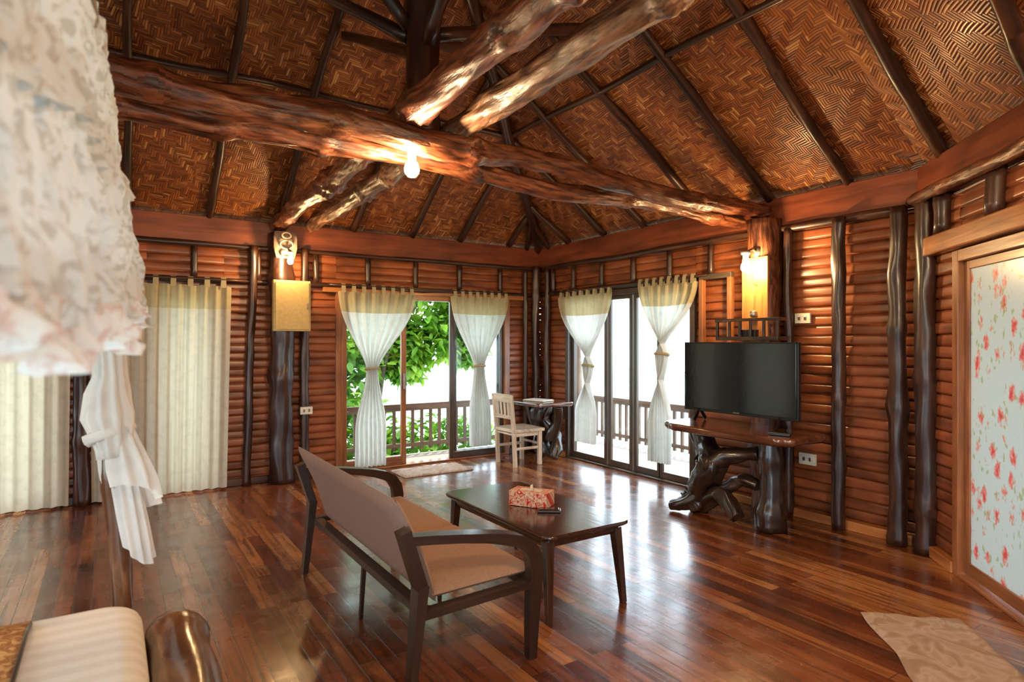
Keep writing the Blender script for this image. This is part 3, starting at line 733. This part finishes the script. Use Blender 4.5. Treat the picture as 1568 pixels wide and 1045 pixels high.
root([(4.1,3.5,.10),(4.05,3.36,.09),(4.02,3.2,.2),(4.0,3.1,.15),(3.98,3.0,.06)],[.07,.07,.07,.06,.05])
root([(4.1,3.42,.45),(4.18,3.55,.58),(4.2,3.6,.67)],[.05,.05,.06])
root([(4.05,3.2,.22),(4.1,3.05,.32),(4.12,2.92,.3)],[.05,.04,.04])
root([(4.02,3.42,.12),(3.93,3.5,.06),(3.88,3.58,.04)],[.08,.05,.03])
mb.build('live_edge_tv_table')
mb=MB(); mb.box((4.0,2.66,.737),(.045,.15,.02),'black',rotz(.3)); mb.build('remote_control',.004)
# ------------------------------------------------------------------ desk + chair
mb=MB()
mb.slab(live(3.95,4.48,5.55,6.30,40,.02,8,.16),.655,.70,'slab')
root([(4.30,5.9,.66),(4.26,5.95,.5),(4.34,6.02,.35),(4.28,5.95,.2),(4.34,5.9,.07)],[.11,.09,.08,.09,.10],'root')
root([(4.26,6.0,.50),(4.38,5.85,.32),(4.34,5.75,.15),(4.28,5.72,.05)],[.07,.06,.06,.05])
root([(4.22,6.15,.66),(4.28,6.1,.45),(4.34,6.05,.25)],[.05,.06,.05])
root([(4.3,5.65,.66),(4.33,5.72,.45),(4.30,5.8,.25)],[.05,.05,.06])
mb.build('live_edge_desk')
mb=MB()
mb.box((4.2,5.9,.709),(.21,.30,.008),'white_plastic',rotz(.3)); mb.box((4.2,5.9,.715),(.2,.28,.006),'tissue',rotz(.3)); mb.build('info_folder')
mb=MB()
x0,x1,y0,y1=3.74,4.09,5.72,6.08
for y in (y0,y1):
    mb.bar((x0+.02,y,0),(x0,y,.42),.04,.04,'whitewash'); mb.bar((x0,y,.41),(x0-.04,y,.80),.04,.04,'whitewash'); mb.bar((x1,y,0),(x1,y,.40),.042,.042,'whitewash')
    mb.bar((x0,y,.2),(x1,y,.2),.022,.03,'whitewash'); mb.bar((x0,y,.36),(x1,y,.36),.022,.05,'whitewash')
mb.bar((x1,y0,.36),(x1,y1,.36),.05,.022,'whitewash'); mb.bar((x0+.02,y0,.36),(x0+.02,y1,.36),.05,.022,'whitewash'); mb.bar((x1,y0,.24),(x1,y1,.24),.03,.022,'whitewash')
mb.box(((x0+x1)/2+.015,(y0+y1)/2,.40),(.42,.43,.035),'whitewash')
mb.box((x0-.04,(y0+y1)/2,.76),(.025,.36,.09),'whitewash'); mb.box((x0-.02,(y0+y1)/2,.55),(.02,.36,.04),'whitewash')
for k in range(4):
    y=y0+(y1-y0)*(k+1)/5; mb.bar((x0-.02,y,.55),(x0-.038,y,.74),.035,.012,'whitewash',(1,0,0))
mb.build('wooden_chair',.005)
# ------------------------------------------------------------------ coffee table
mb=MB()
def rrect(x0,x1,y0,y1,r,n=6):
    pts=[]
    for cx,cy,a0 in ((x1-r,y1-r,0),(x0+r,y1-r,90),(x0+r,y0+r,180),(x1-r,y0+r,270)):
        for i in range(n+1):
            a=math.radians(a0+90*i/n); pts.append((cx+r*math.cos(a),cy+r*math.sin(a)))
    return pts
mb.slab(rrect(1.77,2.34,2.42,3.53,.06),.418,.445,'table_dark',.008)
mb.slab(rrect(1.81,2.30,2.47,3.48,.03),.37,.418,'table_dark',.002)
for x,y,dx,dy in ((1.83,2.49,-.015,-.03),(2.28,2.49,.03,-.03),(1.83,3.46,-.015,.03),(2.28,3.46,.03,.03)):
    mb.bar((x+dx,y+dy,0),(x,y,.40),.048,.048,'table_dark',(0,1,0),.6)
mb.build('coffee_table',.004)
mb=MB(); R=rotz(.55)
cx,cy=2.06,2.96
mb.box((cx,cy,.490),(.125,.235,.085),'tissuebox',R); mb.box((cx,cy,.534),(.045,.13,.003),'white_plastic',R)
mb.grid(lambda u,v:(cx-.0+(u-.5)*.05+.012*math.sin(v*7),cy+(u-.5)*.07,.534+.03*v*(1-.5*abs(u-.5))),8,6,'tissue')
mb.build('tissue_box',.004)
mb=MB(); R2=rotz(.95); mb.box((2.06,2.79,.453),(.06,.13,.012),'espresso',R2); mb.box((2.06,2.79,.461),(.045,.11,.006),'table_dark',R2); mb.build('leather_tray',.003)
# ------------------------------------------------------------------ sofa
mb=MB()
ya,yb=2.25,3.81
for y,sg in ((ya,-1),(yb,1)):
    mb.bar((.985,y,0),(1.03,y,.44),.045,.075,'espresso',(0,1,0),.65); mb.bar((1.03,y,.42),(.955,y,.66),.045,.07,'espresso',(0,1,0),1)
    def ribbon(pts,w,mat):
        b=len(mb.v); n=len(pts)
        for i,(x,z,h) in enumerate(pts):
            a=pts[max(i-1,0)];c=pts[min(i+1,n-1)]; t=Vector((c[0]-a[0],0,c[1]-a[1])).normalized(); nn=Vector((-t.z,0,t.x))
            ww=w[i] if isinstance(w,list) else w
            for s1,s2 in ((-1,-1),(1,-1),(1,1),(-1,1)): mb.v.append(Vector((x,y,z))+nn*h*s1+Vector((0,ww/2*s2,0)))
        for i in range(n-1):
            for k in range(4):
                q=[b+i*4+k,b+i*4+(k+1)%4,b+(i+1)*4+(k+1)%4,b+(i+1)*4+k]
                mb.face(q,[(k*.05,i*.1),(k*.05+.05,i*.1),(k*.05+.05,i*.1+.1),(k*.05,i*.1+.1)],mat,False)
        mb.face([b,b+3,b+2,b+1],[(0,0)]*4,mat); mb.face([b+(n-1)*4+i for i in range(4)],[(0,0)]*4,mat)
    ribbon([(1.56,0,.020),(1.565,.15,.026),(1.575,.30,.032),(1.58,.40,.034),(1.57,.455,.034),(1.54,.50,.032),(1.49,.532,.028),(1.42,.555,.024),(1.32,.578,.02),(1.2,.597,.018),(1.08,.612,.018),(.95,.625,.018)],
           [.04,.042,.045,.048,.052,.06,.07,.075,.078,.075,.065,.055],'espresso')
    mb.bar((1.03,y,.315),(1.575,y,.335),.03,.055,'espresso',(0,1,0))
mb.bar((1.06,ya,.31),(1.06,yb,.31),.05,.035,'espresso'); mb.bar((1.57,ya,.325),(1.57,yb,.325),.06,.03,'espresso')
for x,z in ((1.08,.31),(1.52,.31)): mb.bar((x-.02,3.03,0),(x,3.03,z),.022,.022,'espresso',(0,1,0),.8)
y0,y1=ya+.045,yb-.045
def backf(side):
    def f(u,v):
        e=min(1,min(u,1-u)*14,min(v,1-v)*8)**.5
        z=.335+.44*v; x=1.115-.175*v+.02*math.sin(math.pi*v)
        return (x+side*(.034*e),y0-.01+(y1-y0+.02)*u,z)
    return f
mb.grid(backf(-1),60,24,'fabric'); mb.grid(backf(1),60,24,'seatfab')
def seatf(side,a,b_):
    def f(u,v):
        e=min(1,min(u,1-u)*12,min(v,1-v)*10)**.5
        x=1.10+.50*v; z=.365+.03*(side)*e+ (.012*v)+ (.012*math.sin(math.pi*u)*math.sin(math.pi*v) if side>0 else 0)
        return (x,a+(b_-a)*u,z)
    return f
for a,b_ in ((ya+.035,3.028),(3.032,yb-.035)):
    mb.grid(seatf(1,a,b_),30,24,'seatfab'); mb.grid(seatf(-1,a,b_),30,24,'seatfab')
mb.build('two_seat_sofa')
# ------------------------------------------------------------------ doormats
def domat(c,lx,ly,ang):
    mb=MB(); R=rotz(ang); c=Vector(c)
    def f(u,v):
        p=Vector(((u-.5)*lx,(v-.5)*ly,0)); e=1 if 0<u<1 and 0<v<1 else 0
        z=.004+e*(.012+.008*noise.noise(Vector((u*9,v*6,c.x))))
        w=.02*noise.noise(Vector((u*3,v*3,5))); return c+R@(p+Vector((w,w,0)))+Vector((0,0,z))
    mb.grid(f,40,26,'mat',us=lx,vs=ly); mb.build('doormat')
domat((2.92,6.08,0),.80,.42,0); domat((3.12,1.25,0),.80,.46,math.pi/4)
# ------------------------------------------------------------------ bed
BED=empty('canopy_bed')
mb=MB()
def soft(x0,x1,y0,y1,z0,z1,mat,r=.07):
    n=8; prof=[(0,z0),(0,z1-r)]+[(r-r*math.cos(math.pi/2*i/n),z1-r+r*math.sin(math.pi/2*i/n)) for i in range(1,n+1)]
    b=len(mb.v); cnt=None
    for ins,z in prof:
        pts=rrect(x0+ins,x1-ins,y0+ins,y1-ins,max(.09-ins*.5,.02),5); cnt=len(pts)
        for p in pts: mb.v.append(Vector((p[0],p[1],z)))
    for i in range(len(prof)-1):
        for k in range(cnt):
            k2=(k+1)%cnt; q=[b+i*cnt+k,b+i*cnt+k2,b+(i+1)*cnt+k2,b+(i+1)*cnt+k]
            mb.face(q,[(mb.v[t].x,mb.v[t].y) for t in q],mat,True)
    q=[b+(len(prof)-1)*cnt+k for k in range(cnt)]; mb.face(q,[(mb.v[t].x,mb.v[t].y) for t in q],mat)
soft(-1.95,.09,-.45,2.42,.30,.55,'sheet')
mb.build('mattress',parent=BED)
mb=MB()
def rf(u,v):
    y=-.47+2.91*v; x=-.78+.58*u; z=.556
    if y>2.34: z-=((y-2.34)/.1)**2*.05
    if v>=.999: y=2.435; z=.3
    return (x,y,z+.003*noise.noise(Vector((x*5,y*5,0))))
mb.grid(rf,16,60,'runner',us=.58,vs=2.9); 
mb.tube([(-.2,-.45+.1*i,.561-(.012 if i>27 else 0)) for i in range(29)],.006,'espresso',6); mb.build('bed_runner',parent=BED)
mb=MB()
mb.log((.185,2.34,.41),(.175,-.6,.41),.088,.088,'bedpost',.004,.05,24,.04,3,.05)
mb.log((.06,2.50,.22),(-1.95,2.50,.22),.06,.06,'bedpost',.01,.12,14,.08,4)
mb.box((-.95,1.0,.2),(1.9,2.7,.18),'frame')
for x,y in ((.14,2.2),(.14,-.4),(-1.9,2.4),(-1.9,-.4)): mb.log((x,y,0),(x,y,.34),.07,.07,'bedpost',.005,.1,14,.08,1)
for x,y,bx_ in ((.0,2.56,.055),(-.12,-.5,-.12),(-1.98,2.56,-1.98),(-1.98,-.5,-1.98)): mb.log((bx_,y,0),(x-.01,y,2.08),.034,.024,'bedpost',.015,.16,14,.04,7,.2)
for a,c in (((0,2.56,2.05),(-.12,-.5,2.05)),((0,2.56,2.05),(-1.98,2.56,2.05)),((-1.98,2.56,2.05),(-1.98,-.5,2.05)),((-.12,-.5,2.05),(-1.98,-.5,2.05))): mb.log(a,c,.022,.022,'bedpost',.004,.1,10,.1,2)
mb.build('bed_frame',parent=BED)
mb=MB()
path=[Vector(p) for p in ((-.17,-.5),(-.17,.2),(-.16,.55),(-.105,.86),(-.06,1.1),(-.02,1.6),(.01,2.2),(.0,2.60),(-.3,2.62),(-1.0,2.62),(-1.98,2.62))]
tot=[0]
for i in range(len(path)-1): tot.append(tot[-1]+(path[i+1]-path[i]).length)
def pathat(s):
    d=s*tot[-1]
    for i in range(len(path)-1):
        if d<=tot[i+1]+1e-9:
            t=(d-tot[i])/(tot[i+1]-tot[i]); p=path[i].lerp(path[i+1],t); e=(path[i+1]-path[i]).normalized(); return p,Vector((e.y,-e.x)),d
    return path[-1],Vector((0,1)),tot[-1]
def vf(layer):
    def f(u,v):
        p,n,d=pathat(u)
        am=(.006+.016*v)*(1 if layer==0 else 1.2)
        fr=75
        w=am*math.sin(d*fr+1.5*math.sin(d*9)+2.5*noise.noise(Vector((d*2,v*1.5,3)))+layer*1.7)+.5*am*math.sin(d*fr*2.3+v*3)
        w+=.03*v*noise.noise(Vector((d*5,v*4,layer)))+.014*noise.noise(Vector((d*18,v*14,layer)))
        pd=n*(w+.010*layer+.050*v*v)
        zb=1.395+.09*sstep((d-1.5)/1.2)+.022*math.sin(d*13)
        top=2.1
        if layer==0: z=top+(zb+.04-top)*v
        elif layer==1:
            z=zb+.12+( -.12-.012*abs(math.sin(d*45)))*v; pd=n*(w+.032+.02*v)
        else:
            z=zb+.40-.10*v-.012*abs(math.sin(d*45))*v; pd=n*(w*.7+.010+.015*v)
        return (p.x+pd.x,p.y+pd.y,z)
    return f
mb.grid(vf(0),1000,30,'lace'); mb.grid(vf(1),1000,8,'lacepink'); mb.grid(vf(2),1000,8,'lace')
mb.grid(lambda u,v:(-1.98+1.94*u,-.5+3.08*v,2.10+.02*math.sin(u*9)*math.sin(v*12)),30,30,'tulle')
mb.build('canopy_valance',parent=BED)
mb=MB(); rt=Vector((.839,-.545,0)); P0=Vector((.0,2.56,0))
prof=[(1.60,.045,-.01),(1.50,.05,-.01),(1.40,.056,-.01),(1.34,.048,-.005),(1.28,.045,0),(1.22,.06,-.005),(1.14,.072,.0),(1.08,.06,.01),(1.03,.05,.015),(1.0,.05,.02)]
mb.tube([P0+rt*o+Vector((0,0,z)) for z,r,o in prof],[r for z,r,o in prof],'tulle',48,.18,6,ridge=.14,nr=11)
def skirt(o0,o1,r0,r1,z0,z1,ph):
    def f(u,v):
        a=2*math.pi*u; r=r0+(r1-r0)*sstep(v*1.2); r*=1+.2*math.sin(9*a+ph+v*2)
        c=P0+rt*(o0+(o1-o0)*v)
        z=z0+(z1-z0)*v-.05*v*math.sin(a+ph)
        return c+rt*(r*math.cos(a))+Vector((.545,.839,0))*(r*.5*math.sin(a))+Vector((0,0,z))
    mb.grid(f,64,24,'tulle')
skirt(.01,.085,.05,.085,1.14,.86,0); skirt(.02,.10,.045,.05,1.05,.68,2.1); 
mb.tube([P0+rt*(.0+.06*math.cos(a))+Vector((.545,.839,0))*.055*math.sin(a)+Vector((0,0,1.08+.02*math.cos(a))) for a in [i*math.pi/8 for i in range(17)]],.022,'tulle',10,.2,8,cap=False)
mb.build('tied_net',parent=BED)
# ------------------------------------------------------------------ world, sun, camera
w=D.worlds.new('World'); scene.world=w; w.use_nodes=True
bg=w.node_tree.nodes['Background']; bg.inputs[0].default_value=(.78,.91,1,1); bg.inputs[1].default_value=4.2
sd=D.lights.new('sun','SUN'); sd.energy=4; sd.angle=.02; sd.color=(1,.95,.85)
so=D.objects.new('sun',sd); scene.collection.objects.link(so); so.location=(8,12,12)
so.rotation_euler=Vector((-.35,-.30,-1)).to_track_quat('-Z','Y').to_euler()
cam=D.cameras.new('camera'); co=D.objects.new('camera',cam); scene.collection.objects.link(co)
cam.sensor_width=36; cam.lens=36*948/1568; cam.clip_start=.02; cam.clip_end=200
a=math.atan2(616,948)
fw=Vector((math.sin(a),math.cos(a),0))
co.location=(0,0,1.4); co.rotation_euler=fw.to_track_quat('-Z','Y').to_euler()
cam.dof.use_dof=True; cam.dof.focus_distance=4.2; cam.dof.aperture_fstop=2.8
scene.camera=co
scene.view_settings.view_transform='Standard'
scene.view_settings.exposure=.88
